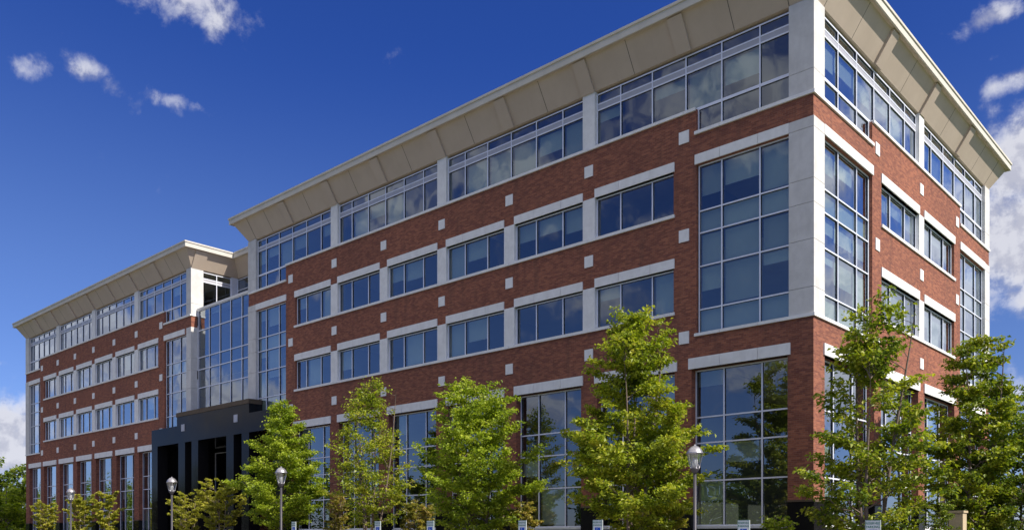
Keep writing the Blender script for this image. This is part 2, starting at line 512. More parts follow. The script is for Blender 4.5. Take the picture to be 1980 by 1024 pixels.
def window(face, us, zs, d=-0.14, blinds=0.5, bands=(), glass='glass', spandrel=(), name='window', fw=0.055, skip=()):
    """aluminium window: us / zs are the lines of its mullions and transoms"""
    fr, gk, pn, bl, sp = MB(), MB(), MB(), MB(), MB()
    h = fw / 2
    # light caps with dark bodies behind
    for k, u in enumerate(us):
        e = 0.012 if k in (0, len(us) - 1) else 0
        lo, hi = u - h - e, u + h + e
        if k == 0:
            lo = u
        if k == len(us) - 1:
            hi = u
        if u == us[0]:
            hi = u + fw
        if u == us[-1]:
            lo = u - fw
        fbox(fr, face, lo, hi, zs[0], zs[-1], d, d + 0.028)
        fbox(gk, face, lo + 0.006, hi - 0.006, zs[0] + 0.004, zs[-1] - 0.004, d - 0.075, d - 0.002)
    for k, z in enumerate(zs):
        lo, hi = z - h, z + h
        if k == 0:
            lo, hi = z, z + fw
        if k == len(zs) - 1:
            lo, hi = z - fw, z
        for i in range(len(us) - 1):
            a, b = us[i] + (fw if i == 0 else h), us[i + 1] - (fw if i == len(us) - 2 else h)
            fbox(fr, face, a, b, lo, hi, d, d + 0.025)
            fbox(gk, face, a - 0.004, b + 0.004, lo + 0.006, hi - 0.006, d - 0.075, d - 0.003)
    for (z0, z1) in bands:
        fbox(gk, face, us[0] + 0.01, us[-1] - 0.01, z0, z1, d - 0.13, d - 0.02)
        for i in range(len(us) - 1):
            a, b = us[i] + (fw if i == 0 else h), us[i + 1] - (fw if i == len(us) - 2 else h)
            fbox(sp, face, a + 0.003, b - 0.003, z0 + h, z1 - h, d - 0.012, d + 0.012)
    dp = d - 0.034
    for i in range(len(us) - 1):
        drop = rnd.random()
        for j in range(len(zs) - 1):
            z0, z1 = zs[j], zs[j + 1]
            if any(abs(z0 - b[0]) < 1e-4 for b in bands) or (i, j) in skip:
                continue
            a, b = us[i] + 0.01, us[i + 1] - 0.01
            t1, t2, t3 = (rnd.uniform(-0.004, 0.004) for _ in range(3))
            q = [P(face, a, z0 + 0.01, dp + t1), P(face, b, z0 + 0.01, dp + t2), P(face, b, z1 - 0.01, dp + t2 + t3), P(face, a, z1 - 0.01, dp + t1 + t3)]
            pn.quad(*q)
            if blinds and z1 - z0 > 1.2 and (rnd.random() < blinds):
                full = rnd.random()
                hgt = (z1 - z0) * (0.92 if full < 0.35 else rnd.uniform(0.25, 0.7))
                fbox(bl, face, a + 0.05, b - 0.05, z1 - hgt, z1 - 0.06, dp - 0.14, dp - 0.13)
            if any(s0 <= (z0 + z1) / 2 <= s1 for s0, s1 in spandrel):
                fbox(bl, face, a + 0.02, b - 0.02, z0 + 0.02, z1 - 0.02, dp - 0.10, dp - 0.08)
    o = fr.build(name, 'frame', bld)
    gk.build('gasket', 'gasket', o)
    pn.build('pane', glass, o)
    if sp.v:
        sp.build('metal_panel', 'panel', o)
    if bl.v:
        bl.build('blind', 'blind', o)
    return o


def thirds(a, b, sq, lo, hi):
    """mullion lines every third of a bay between lo and hi"""
    ls = []
    full = sorted(sq)
    step0 = (full[1] - full[0]) / 3
    step1 = (full[-1] - full[-2]) / 3
    for k in range(1, 4):
        ls.append(full[0] - k * step0)
        ls.append(full[-1] + k * step1)
    for p, q in zip(full, full[1:]):
        for k in range(3):
            ls.append(p + (q - p) * k / 3)
    ls.append(full[-1])
    return sorted([x for x in ls if lo + 0.28 < x < hi - 0.28])


def win_lines(lo, hi, sq):
    return [lo] + thirds(0, 0, sq, lo, hi) + [hi]


Z_BASE = 3.30
S2, L2a, L2b = 11.28, 13.09, 13.49
S3, L3a, L3b = 15.31, 17.09, 17.48
S4, S4D = 19.40, 18.43
TW0, TW1, TWT = 21.02, 21.28, 21.75
BIG = [10.24, 11.21, 12.97, 14.32, 15.21, 17.07]
GW = [2.44, 4.28, 5.82, 6.87, 8.80]
PH = 0.34          # half width of a pier
CPW = 0.94         # corner pier width
WALL_TOP = 21.84


def wing(face, ulo, uhi, sq, piers, blinds, skip_ground=(), ground_only=None, corner_lo=True, corner_hi=True):
    """one brick facade of a wing between two concrete corners (ulo < uhi), sq = accent block positions"""
    sq = sorted(sq)
    piers = sorted(piers)
    slo, shi = sq[0] - 0.56, sq[-1] + 0.56            # ends of the dropped corner glazing
    holes = [(slo, shi, 0, 0)]
    holes = []
    # big two storey corner windows and their concrete frames
    for (a, b, ca, cb) in ((ulo, slo + 0.0, ulo, ulo + CPW), (shi, uhi, uhi - CPW, uhi)):
        low = a == ulo
        wa, wb = (ulo + CPW, slo) if low else (shi, uhi - CPW)
        holes.append((wa if not low else ulo, wb if low else uhi, 10.24, L3a - 0.02))
        window(face, win_lines(wa + (0.0 if low else 0.03), wb - (0.03 if low else 0.0), sq), BIG, -0.16, blinds, spandrel=((14.32, 15.21), (10.24, 11.21)))
        # lintel, sill
        la, lb = (ulo + CPW, slo + 0.05) if low else (shi - 0.05, uhi - CPW)
        stone('lintel', face, la, lb, L3a, L3b, -0.3, 0.05, win_lines(wa, wb, sq)[1:-1])
        sa, sb = (ulo, slo + 0.06) if low else (shi - 0.06, uhi)
        if face == 'F' and sb == 0.0:
            sb = 0.076
        if face == 'R' and sa == 0.0:
            sa = 0.3
        stone('sill', face, min(sa, sb), max(sa, sb), 10.12, 10.24, -0.3, 0.075, win_lines(wa, wb, sq)[1:-1])
        # dropped sill of the top floor
        stone('sill', face, min(sa, sb), max(sa, sb), 18.30, S4D, -0.3, 0.075, win_lines(wa, wb, sq)[1:-1])
        holes.append((ulo if low else shi, slo if low else uhi, S4D - 0.06, WALL_TOP + 1))
    # ribbons of windows on floors two and three
    for (s0, l0, l1) in ((S2, L2a, L2b), (S3, L3a, L3b)):
        a, b = sq[0] + 0.50, sq[-1] - 0.50
        holes.append((a, b, s0 - 0.05, l0))
        stone('sill', face, a - 0.06, b + 0.06, s0 - 0.13, s0, -0.3, 0.075, sq)
        for k in range(len(sq) - 1):
            u0 = a if k == 0 else sq[k] + PH
            u1 = b if k == len(sq) - 2 else sq[k + 1] - PH
            jj = [x for x in win_lines(u0, u1, sq)[1:-1]]
            stone('lintel', face, u0 - 0.05 * (k == 0), u1 + 0.05 * (k == len(sq) - 2), l0, l1, -0.3, 0.05, jj)
            window(face, win_lines(u0, u1, sq), [s0, l0 - 0.02], -0.16, blinds)
            if k:
                stone('pier', face, sq[k] - PH, sq[k] + PH, s0, l0 + 0.03, -0.35, 0.02)
    # accent blocks
    for zc in (18.36, 14.33, 10.15):
        for u in sq:
            mb = MB()
            fbox(mb, face, u - 0.235, u + 0.235, zc - 0.25, zc + 0.25, -0.1, 0.035)
            mb.build('accent_block', 'concrete_lit', bld)
    # top floor
    holes.append((slo, shi, S4 - 0.06, WALL_TOP + 1))
    stone('sill', face, slo + 0.02, shi - 0.02, S4 - 0.12, S4, -0.3, 0.075, sq)
    edges = [ulo + CPW] + [x for p in piers for x in (p - PH, p + PH)] + [uhi - CPW]
    for k in range(0, len(edges), 2):
        u0, u1 = edges[k], edges[k + 1]
        bandz = [S4, TW0, TW1, TWT]
        window(face, win_lines(u0, u1, sq), bandz, -0.16, blinds, bands=((TW0, TW1),))
    for p in piers:
        stone('pier', face, p - PH, p + PH, S4, WALL_TOP, -0.4, 0.02)
    for (a, b) in ((ulo + CPW, slo), (shi, uhi - CPW)):
        window(face, win_lines(a, b, sq), [S4D, S4 - 0.001], -0.16, 0)
    # ground floor
    gl = [(ulo + 0.88, slo + 0.34 - 0.0)] + [(sq[k] + 0.33, sq[k + 1] - 0.33) for k in range(len(sq) - 1)] + [(shi - 0.34, uhi - 0.88)]
    for k, (a, b) in enumerate(gl):
        if k in skip_ground:
            continue
        first, last = k == 0, k == len(gl) - 1
        oa, ob = a + 0.12, b - 0.12
        holes.append((oa, ob, GW[0] - 0.06, 8.82))
        cuts = [x for x in win_lines(oa, ob, sq)[1:-1]]
        stone('lintel', face, a, b, 8.82, 9.26, -0.2, 0.06, cuts)
        window(face, win_lines(oa, ob, sq), GW, -0.34, 0.2, fw=0.06)
        stone('sill', face, oa, ob, GW[0] - 0.10, GW[0], -0.55, -0.22)
    return holes


def base_blocks(face, ulo, uhi, holes):
    """black polished granite plinth between and below the ground floor windows"""
    gs = sorted([(h[0], h[1]) for h in holes if abs(h[2] - (GW[0] - 0.06)) < 1e-3])
    mb, cp = MB(), MB()
    us = [ulo] + [x for g in gs for x in g] + [uhi]
    for k in range(0, len(us), 2):
        fbox(mb, face, us[k], us[k + 1], GZ - 0.3, Z_BASE, -0.4, 0.03)
        fbox(cp, face, us[k], us[k + 1], Z_BASE, Z_BASE + 0.07, -0.4, 0.045)
    for (a, b) in gs:
        fbox(mb, face, a, b, GZ - 0.3, GW[0] - 0.11, -0.4, -0.02)
    mb.build('plinth', 'granite', bld)
    cp.build('plinth_cap', 'bronze', bld)


h1 = wing('F', XC[1], XC[0], SQR, [SQR[1], SQR[3], SQR[5]], 0.68, skip_ground=(0,))
h1.append((XC[1], -34.2, Z_BASE, 8.9))
brick_wall('F', XC[1], XC[0], Z_BASE, WALL_TOP, h1)
h2 = wing('F', XC[3], XC[2], SQL, [SQL[1], SQL[3], SQL[5]], 0.25, skip_ground=(7,))
h2.append((-51.95, XC[2], Z_BASE, 8.9))
brick_wall('F', XC[3], XC[2], Z_BASE, WALL_TOP, h2)
h3 = wing('R', 0.0, YB, SQS, [SQS[1]], 0.85)
brick_wall('R', 0.0, YB, Z_BASE, WALL_TOP, h3)
base_blocks('F', -34.9, 0.03, [h for h in h1])
base_blocks('F', XC[3], -52.0, [h for h in h2])
base_blocks('R', 0.40, YB, h3)
# concrete corner piers (one L shaped corner each)
for (xa, xb, ya, yb) in ((-CPW, 0.03, -0.03, CPW), (XC[1] - 0.03, XC[1] + CPW, -0.03, 0.5), (XC[2] - CPW * 0.75, XC[2] + 0.03, -0.03, 0.47),
                         (XC[3] - 0.03, XC[3] + CPW, -0.03, CPW), (-CPW, 0.03, YB - CPW, YB + 0.03)):
    mb = MB()
    zz = [10.24, 11.21, 12.97, 14.32, 15.21, 17.09, L3b]
    for a, b in zip(zz, zz[1:]):
        mb.box(xa, xb, ya, yb, a + (0.008 if a > 10.3 else 0), b - (0.008 if b < 17.3 else 0))
    mb.build('corner_pier', 'concrete', bld)
    mb = MB()
    yb2 = yb if yb > 0.6 else 0.94
    for a, b in ((S4D, 19.22), (19.236, WALL_TOP)):
        mb.box(xa, xb, ya, yb2, a, b)
    mb.build('corner_pier', 'concrete', bld)
# brick of the returns
brick_wall('W', 0.0, 0.48, 17.49, 18.30, [], flush=-0.003)
mb = MB()
mb.quad((XC[3], 0, 0), (XC[3], 24, 0), (XC[3], 24, WALL_TOP), (XC[3], 0, WALL_TOP))
mb.quad((XC[3], 24.07, 0), (0, 24.07, 0), (0, 24.07, WALL_TOP), (XC[3], 24.07, WALL_TOP))
mb.quad((XC[1], 0.5, 0), (XC[1], REC, 0), (XC[1], REC, WALL_TOP), (XC[1], 0.5, WALL_TOP))
mb.build('brick_wall', 'brick', bld)
# return of the far wing at the top floor
stone('sill', 'W', 0.0, REC, 18.30, S4D, -0.3, 0.06)
window('W', [0.94, 2.07, 3.25], [S4D, TW0, TW1, TWT], -0.10, 0.0, bands=((TW0, TW1),))
stone('pier', 'W', 3.25, REC, S4D, WALL_TOP, -0.3, 0.0, material='frame')
# atrium curtain wall
cw = [-47.13, -46.93, -45.38, -43.86, -42.37, -40.86, -39.3, -39.16]
window('A', cw, [9.9, 11.21, 12.97, 14.32, 15.21, 17.2, 18.72], 0.0, 0.12, name='curtain_wall', fw=0.065)
stone('coping', 'A', XC[2] + 0.04, XC[1] - 0.04, 18.72, 18.86, -0.35, 0.10, cw[2:6])
mb = MB()
mb.box(XC[2] + 0.02, XC[1] - 0.02, 0.6, REC + 0.2, 18.35, 18.62)
mb.build('terrace', 'roof', bld)
window('B', [XC[2], -45.6, -43.9, -42.3, -40.7, XC[1]], [18.62, 20.1, 20.9, TWT], 0.0, 0.0, glass='glass')
# ---- eaves: one profile swept round the plan with mitred corners
PLAN = [(0, YB), (0, 0), (XC[1], 0), (XC[1], REC), (XC[2], REC), (XC[2], 0), (XC[3], 0), (XC[3], YB)]


def offset_plan(o):
    n = len(PLAN)
    out = []
    for i in range(n):
        p0, p1, p2 = Vector(PLAN[i - 1]), Vector(PLAN[i]), Vector(PLAN[(i + 1) % n])
        d1, d2 = (p1 - p0).normalized(), (p2 - p1).normalized()
        n1, n2 = Vector((d1.y, -d1.x)), Vector((d2.y, -d2.x))
        out.append(p1 - (n1 + n2) * o)
    return out


def sgn_area():
    a = 0
    for i in range(len(PLAN)):
        x0, y0 = PLAN[i - 1]
        x1, y1 = PLAN[i]
        a += x0 * y1 - x1 * y0
    return a


OUT = 1.0 if sgn_area() < 0 else -1.0


def sweep(prof, name, material):
    mb = MB()
    rings = [offset_plan(o * OUT) for o, z in prof]
    n = len(PLAN)
    for k in range(len(prof) - 1):
        for i in range(n):
            j = (i + 1) % n
            a, b = rings[k][i], rings[k][j]
            c, d = rings[k + 1][j], rings[k + 1][i]
            mb.quad((a.x, a.y, prof[k][1]), (b.x, b.y, prof[k][1]), (c.x, c.y, prof[k + 1][1]), (d.x, d.y, prof[k + 1][1]))
    return mb.build(name, material, bld)


SOF0, SOF1 = (-0.02, 21.86), (0.72, 23.02)
sweep([(-0.3, 21.84), SOF0, SOF1, (0.86, 23.04)], 'soffit', 'soffit')
sweep([(0.86, 23.04), (0.86, 23.00), (0.93, 23.00), (0.93, 23.30), (0.98, 23.31), (0.98, 23.42), (0.5, 23.47), (0.1, 23.40)], 'fascia', 'fascia')
mb = MB()
for (x0, x1, y0, y1) in ((XC[1] - 0.2, -0.05, -0.1, YB), (XC[2] + 0.1, XC[1] - 0.2, REC - 0.2, YB), (XC[3], XC[2] + 0.1, -0.1, YB)):
    mb.box(x0, x1, y0 + 0.15, y1, 22.9, 23.36)
mb.build('roof', 'roof', bld)


def soffit_strip(face, u0, u1, thick, name, material, top=1.0):
    """flat raised strip or joint following the slope of the soffit"""
    (o0, z0), (o1, z1) = SOF0, (SOF0[0] + (SOF1[0] - SOF0[0]) * top, SOF0[1] + (SOF1[1] - SOF0[1]) * top)
    nx, nz = (z1 - z0), -(o1 - o0)
    L = math.hypot(nx, nz)
    nx, nz = nx / L * thick, nz / L * thick
    a = [(o0, z0), (o1, z1), (o1 + nx, z1 + nz), (o0 + nx, z0 + nz)]
    mb = MB()
    i = 0
    for u in (u0, u1):
        for (o, z) in a:
            mb.v.append(P(face, u, z, o))
    for k in range(4):
        k2 = (k + 1) % 4
        mb.f.append((k, k2, 4 + k2, 4 + k))
    mb.f.append((0, 1, 2, 3))
    mb.f.append((7, 6, 5, 4))
    return mb.build(name, material, bld)


for face, lo, hi, sq in (('F', XC[1], 0.0, SQR), ('F', XC[3], XC[2], SQL), ('R', 0.0, YB, SQS)):
    sq = sorted(sq)
    for u in sq:
        soffit_strip(face, u - PH, u + PH, 0.11, 'soffit_rib', 'soffit')
    js = [(p + q) / 2 for p, q in zip(sq, sq[1:])] + [(lo + CPW + sq[0]) / 2, (hi - CPW + sq[-1]) / 2]
    for u in js:
        soffit_strip(face, u - 0.012, u + 0.012, 0.004, 'soffit_joint', 'joint')
    for u in (lo + CPW, hi - CPW):
        soffit_strip(face, u - 0.014, u + 0.014, 0.006, 'soffit_joint', 'joint')
soffit_strip('W', 0.0, 0.98, 0.075, 'soffit_rib', 'soffit')
# ---- inside: floors, ceilings, core
for k, (z0, z1) in enumerate(((9.45, 10.05), (13.62, 14.28), (17.55, 18.26), (22.0, 22.5))):
    mb, cl = MB(), MB()
    for (x0, x1, y0) in ((XC[1] - 0.1, -0.45, 0.45), (XC[2] + 0.1, XC[1] - 0.1, 0.95 if k < 3 else REC + 0.4), (XC[3] + 0.45, XC[2] + 0.1, 0.45)):
        mb.box(x0, x1 if x1 < -1 else -0.45, y0, YB - 0.45, z0 + 0.05, z1)
        cl.box(x0 + 0.1, x1 - 0.1, y0 + 0.1, YB - 0.6, z0 - 0.02, z0 + 0.04)
    mb.build('floor_slab', 'carpet', bld)
    cl.build('ceiling', 'ceiling', bld)
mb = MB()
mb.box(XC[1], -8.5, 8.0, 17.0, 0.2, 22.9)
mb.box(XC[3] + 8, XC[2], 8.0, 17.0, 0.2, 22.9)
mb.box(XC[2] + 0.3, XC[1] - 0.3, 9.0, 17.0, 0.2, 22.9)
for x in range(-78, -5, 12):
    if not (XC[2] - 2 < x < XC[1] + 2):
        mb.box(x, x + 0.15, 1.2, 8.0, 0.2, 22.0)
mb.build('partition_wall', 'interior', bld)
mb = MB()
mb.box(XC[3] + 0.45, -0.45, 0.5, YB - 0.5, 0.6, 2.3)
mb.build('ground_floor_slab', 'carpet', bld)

# ---- entrance portico
portico = MB()
PD = 0.72


def pbox(mb, x0, x1, z0, z1, y0=-PD, y1=0.45):
    mb.box(x0, x1, y0, y1, z0, z1)


pbox(portico, -52.03, -34.1, 8.88, 10.16)
pbox(portico, -47.93, -37.90, 10.16, 10.80, -PD + 0.002, 0.42)
po = portico.build('portico', 'granite', bld)
mb = MB()
pbox(mb, -47.97, -37.86, 10.80, 11.10, -PD - 0.05, 0.46)
mb.build('cornice', 'bronze', po)
for (a, b) in ((-52.03, -51.07), (-47.72, -46.71), (-45.72, -44.76), (-40.84, -39.88), (-38.84, -37.92), (-35.06, -34.1)):
    mb = MB()
    pbox(mb, a, b, GZ - 0.2, 8.878, -PD + 0.01, 0.1)
    mb.build('column', 'granite', po)
    mb = MB()
    pbox(mb, a - 0.03, b + 0.03, GZ - 0.2, 1.1, -PD - 0.03, 0.14)
    mb.build('column_base', 'granite', po)
for x in (-46.95, -39.55, -43.2):
    if x != -43.2:
        mb = MB()
        mb.box(x - 0.24, x + 0.24, -PD - 0.04, -PD + 0.1, 9.70, 10.20)
        mb.build('accent_block', 'panel', po)
mb = MB()
mb.box(-52.0, -34.2, 4.4, 4.6, GZ, 8.9)
mb.box(-52.0, -51.9, 0.4, 4.4, GZ, 8.9)
mb.box(-34.3, -34.2, 0.4, 4.4, GZ, 8.9)
mb.box(-52.0, -34.2, 0.4, 4.6, 8.9, 9.1)
mb.build('lobby_wall', 'granite', bld)
window('G', [-51.0, -49.2, -47.4, -45.6, -43.8, -42.0, -40.2, -38.4, -36.6, -35.2], [GZ + 0.1, 2.6, 5.4, 8.7], 0.2, 0, glass='glass_dark', name='entrance_glazing')

# ================================================================== GROUND
mb = MB()
mb.quad((-900, -900, 0.0), (900, -900, 0.0), (900, 900, 0.0), (-900, 900, 0.0))
structure(mb.build('ground', 'grass'))
mb = MB()
mb.quad((-95, -62, 0.02), (40, -62, 0.02), (40, -12.2, 0.02), (-95, -12.2, 0.02))
structure(mb.build('parking_lot', 'asphalt'))
mb = MB()
mb.box(-95, 12, -12.2, -12.0, -0.1, 0.17)
mb.box(11.8, 12, -12.0, 30, -0.1, 0.17)
structure(mb.build('kerb', 'kerb'))
mb = MB()
mb.box(-95, 11.8, -12.0, -9.2, -0.1, 0.15)
mb.box(-48, -38, -9.2, 4.0, -0.1, 0.149)
structure(mb.build('pavement', 'paving'))
mb = MB()
mb.box(-38, 11.8, -9.2, 0.1, -0.1, 0.2)
mb.box(0.0, 11.8, 0.1, 30, -0.1, 0.2)
mb.box(-95, -48, -9.2, 0.1, -0.1, 0.2)
structure(mb.build('planting_bed', 'mulch'))
mb = MB()
x = -70.0
while x < 12:
    mb.quad((x - 0.05, -17.6, 0.026), (x + 0.05, -17.6, 0.026), (x + 0.05, -12.3, 0.026), (x - 0.05, -12.3, 0.026))
    x += 2.75
structure(mb.build('parking_lines', 'paint'))


# ================================================================== TREES
def leaf_mesh(name, pts, material, parent, rng, size, up=0.55, droop=0.25):
    vs, fs = [], []
    for (p, s) in pts:
        n = Vector((rng.gauss(0, 1), rng.gauss(0, 1), rng.gauss(0, 1) * 0.6 + up * 2.4)).normalized()
        if isinstance(s, Vector):
            t = s + Vector((rng.gauss(0, 1), rng.gauss(0, 1), rng.gauss(0, 1))) * 0.35
            s = 1.0
        else:
            t = Vector((rng.gauss(0, 1), rng.gauss(0, 1), rng.gauss(0, 0.4) - droop))
        t = (t - n * t.dot(n))
        if t.length < 1e-4:
            continue
        t.normalize()
        b = n.cross(t)
        L = size * s * rng.uniform(0.7, 1.35)
        W = L * rng.uniform(0.24, 0.36)
        k = rng.uniform(0.05, 0.22) * L
        i = len(vs)
        base = p - t * L * 0.5
        for q in (base, p + b * W + n * k, p + t * L * 0.5 - n * k * 0.8, p - b * W + n * k):
            vs.append((q.x, q.y, q.z))
        fs.append((i, i + 1, i + 2))
        fs.append((i, i + 2, i + 3))
    me = bpy.data.meshes.new(name)
    me.from_pydata(vs, [], fs)
    me.materials.append(M[material])
    o = bpy.data.objects.new(name, me)
    C.objects.link(o)
    o.parent = parent
    return o


def profile(t, kind):
    """crown radius (0..1) against height in the crown (0 bottom .. 1 top)"""
    if kind == 'pyramid':
        return max(0.0, min(1.0, 0.40 + t * 2.4) * (1 - t) ** 0.62 * 1.10)
    if kind == 'oval':
        return max(0.0, math.sin(math.pi * min(1, (t * 0.86 + 0.12))) ** 0.7)
    if kind == 'vase':
        return max(0.0, (0.35 + 0.75 * t) * (1 - t ** 5) ** 0.5)
    return max(0.0, math.sqrt(max(0.0, 1 - (2 * t - 1) ** 2)))


def tree(name, label, cat, x, y, top, rad, seed, kind='pyramid', leafmat='leaf', n=11000, clear=0.22, size=0.13, stems=1,
         trunk_r=0.09, bark='bark', group=None, lean=0.0, nb=60, spread=0.27, z=GZ, holes=0.12, ry=None):
    rng = random.Random(seed)
    H = top - z
    root = thing(name, label, cat, (x, y, z), 0, group)
    wood = MB()
    tips = []
    ry = ry or rad
    crown0 = H * clear
    leaders = []
    for s in range(stems):
        ang = 2 * math.pi * (s + rng.random() * 0.5) / max(1, stems)
        off = 0.0 if stems == 1 else rng.uniform(0.25, 0.5) * rad
        pts, rr = [], []
        hh = H * (0.96 if s == 0 else rng.uniform(0.72, 0.92))
        for k in range(9):
            t = k / 8
            bend = off * (t ** 0.8)
            pts.append(Vector((math.cos(ang) * bend + math.sin(t * 5 + seed) * 0.07 * H / 8 + lean * t, math.sin(ang) * bend + math.cos(t * 4 + seed) * 0.07 * H / 8, hh * t)))
            rr.append(trunk_r * (1.25 if k == 0 else 1) * (1 - t) ** 0.8 * (1 if stems == 1 else 0.7) + 0.008)
        wood.tube(pts, rr, 8)
        leaders.append(pts)

    def on(pts, h):
        hh = pts[-1].z
        t = max(0, min(0.999, h / hh)) * 8
        k = int(t)
        return pts[k].lerp(pts[k + 1], t - k)
    ga = 2.39996
    gaps = [(rng.uniform(0, 2 * math.pi), rng.uniform(0.15, 0.9)) for _ in range(3)]
    for bi in range(nb):
        t = (bi + rng.random()) / nb
        h_tip = crown0 + (H - crown0) * (0.02 + 0.98 * t)
        a = bi * ga + rng.uniform(-0.35, 0.35) + seed
        rr_ = profile(t, kind) * rng.uniform(0.78, 1.06)
        if rng.random() < holes:
            rr_ *= 0.55
        if any(abs((a - g[0] + math.pi) % (2 * math.pi) - math.pi) < 0.4 and abs(t - g[1]) < 0.1 for g in gaps):
            rr_ *= 0.55
        L = leaders[bi % stems]
        rise = (0.35 + 0.75 * t) * rr_ * rad * rng.uniform(0.7, 1.1)
        h0 = max(H * clear * 0.55, h_tip - rise)
        p0 = on(L, h0)
        tip = Vector((math.cos(a) * rr_ * rad + lean * t, math.sin(a) * rr_ * ry, h_tip))
        if (tip - p0).length < 0.3:
            tip = p0 + Vector((math.cos(a) * 0.25, math.sin(a) * 0.25, 0.25))
        mid = p0.lerp(tip, 0.5) + Vector((0, 0, 0.10 * (tip - p0).length))
        pts = []
        for k in range(7):
            s = k / 6
            q = p0.lerp(mid, s).lerp(mid.lerp(tip, s), s) + Vector((rng.gauss(0, 1), rng.gauss(0, 1), rng.gauss(0, 1))) * 0.025 * (tip - p0).length * (k > 0)
            pts.append(q)
        br = trunk_r * 0.34 * (1 - 0.6 * t) * min(1.0, (tip - p0).length / 1.5)
        wood.tube(pts, [max(0.006, br * (1 - 0.85 * k / 6)) for k in range(7)], 5, False)
        ln = (tip - p0).length
        nt = max(4, int(ln * 5.0))
        for ti in range(nt):
            s = 0.22 + 0.78 * (ti + rng.random()) / nt
            k = min(5, int(s * 6))
            b0 = pts[k].lerp(pts[k + 1], s * 6 - k)
            ta = a + rng.choice((-1, 1)) * rng.uniform(0.3, 1.3)
            tl = rng.uniform(0.35, 0.95) * (0.35 + 0.25 * ln) * (1.15 - 0.55 * s)
            e = b0 + Vector((math.cos(ta) * tl, math.sin(ta) * tl, tl * rng.uniform(0.0, 0.75)))
            wood.tube([b0, b0.lerp(e, 0.5) + Vector((0, 0, 0.04)), e], [0.008, 0.006, 0.004], 3, False)
            tips.append((b0, e, tl))
    # leaves sit in sprays along the twigs
    pts = []
    tot = sum(tl + 0.12 for _, _, tl in tips)
    for (b0, e, tl) in tips:
        if rng.random() < 0.07:
            continue
        c = int(n * (tl + 0.12) / tot * rng.uniform(0.45, 1.5))
        for _ in range(c):
            s = rng.uniform(0.15, 1.12)
            ax = (e - b0).normalized()
            sd_ = Vector((-ax.y, ax.x, 0)) * rng.choice((-1, 1)) * rng.uniform(0.1, 1.0)
            q = b0.lerp(e, s) + sd_ * spread * rng.uniform(0.2, 1.1) + Vector((rng.gauss(0, 1), rng.gauss(0, 1), rng.gauss(0, 0.5) - 0.45)) * spread * 0.42
            pts.append((q, ax * 0.7 + sd_ * 0.9 + Vector((0, 0, -0.45))))
    wood.build('trunk', bark, root, True)
    leaf_mesh('crown', pts, leafmat, root, rng, size)
    return root


G1 = 'young street trees in a row before the front of the building'
tree('tree', 'bright green tree half hiding the right end of the black entrance portico', 'tree', -26.6, -5.5, 9.2, 2.75, 11, kind='pyramid', n=34000, clear=0.26, group=G1)
tree('tree', 'thin open tree with many bare stems showing, between two fuller green trees', 'tree', -18.99, -5.5, 9.3, 2.45, 23, kind='pyramid', leafmat='leaf_mix', n=11000, clear=0.25, stems=4, group=G1, holes=0.3)
tree('tree', 'full bright green tree before the middle of the long brick front', 'tree', -11.88, -5.5, 8.5, 2.6, 37, kind='oval', n=33000, clear=0.24, stems=2, group=G1, holes=0.2)
tree('tree', 'tallest green tree of the row, just left of the nearest lamp post', 'tree', -4.1, -5.5, 10.0, 3.0, 41, kind='pyramid', leafmat='leaf_mix', n=38000, clear=0.2, stems=3, size=0.14, group=G1, holes=0.2)
tree('tree', 'dark stemmed tree standing before the sunlit corner of the building', 'tree', 3.5, -3.9, 9.2, 2.35, 59, kind='pyramid', leafmat='leaf_edge', n=14500, clear=0.12, stems=3, size=0.15, trunk_r=0.10, holes=0.25, group='trees beside the sunlit side of the building')
tree('tree', 'darker green tree before the far end of the sunlit side', 'tree', 3.5, 7.1, 10.0, 2.5, 67, kind='pyramid', leafmat='leaf_edge', n=23000, clear=0.16, stems=2, size=0.16, trunk_r=0.13, group='trees beside the sunlit side of the building')
tree('tree', 'dense dark tree cut off by the right edge of the photo', 'tree', 4.6, 9.6, 8.3, 3.0, 71, kind='round', leafmat='leaf_dark', n=24000, clear=0.06, stems=3, size=0.16, group='trees beside the sunlit side of the building')
tree('tree', 'big dark green tree beyond the far left end of the building', 'tree', -104.0, 4.0, 11.6, 6.5, 83, kind='round', leafmat='leaf_dark', n=15000, clear=0.05, size=0.42, trunk_r=0.25, nb=46, spread=0.5, group='trees at the far left')
tree('tree', 'paler green tree low at the far left edge', 'tree', -92.0, 1.5, 8.2, 4.0, 89, kind='round', leafmat='leaf', n=9000, clear=0.05, size=0.34, trunk_r=0.18, nb=36, spread=0.4, group='trees at the far left')
G2 = 'tall pale shrubs along the foot of the building'
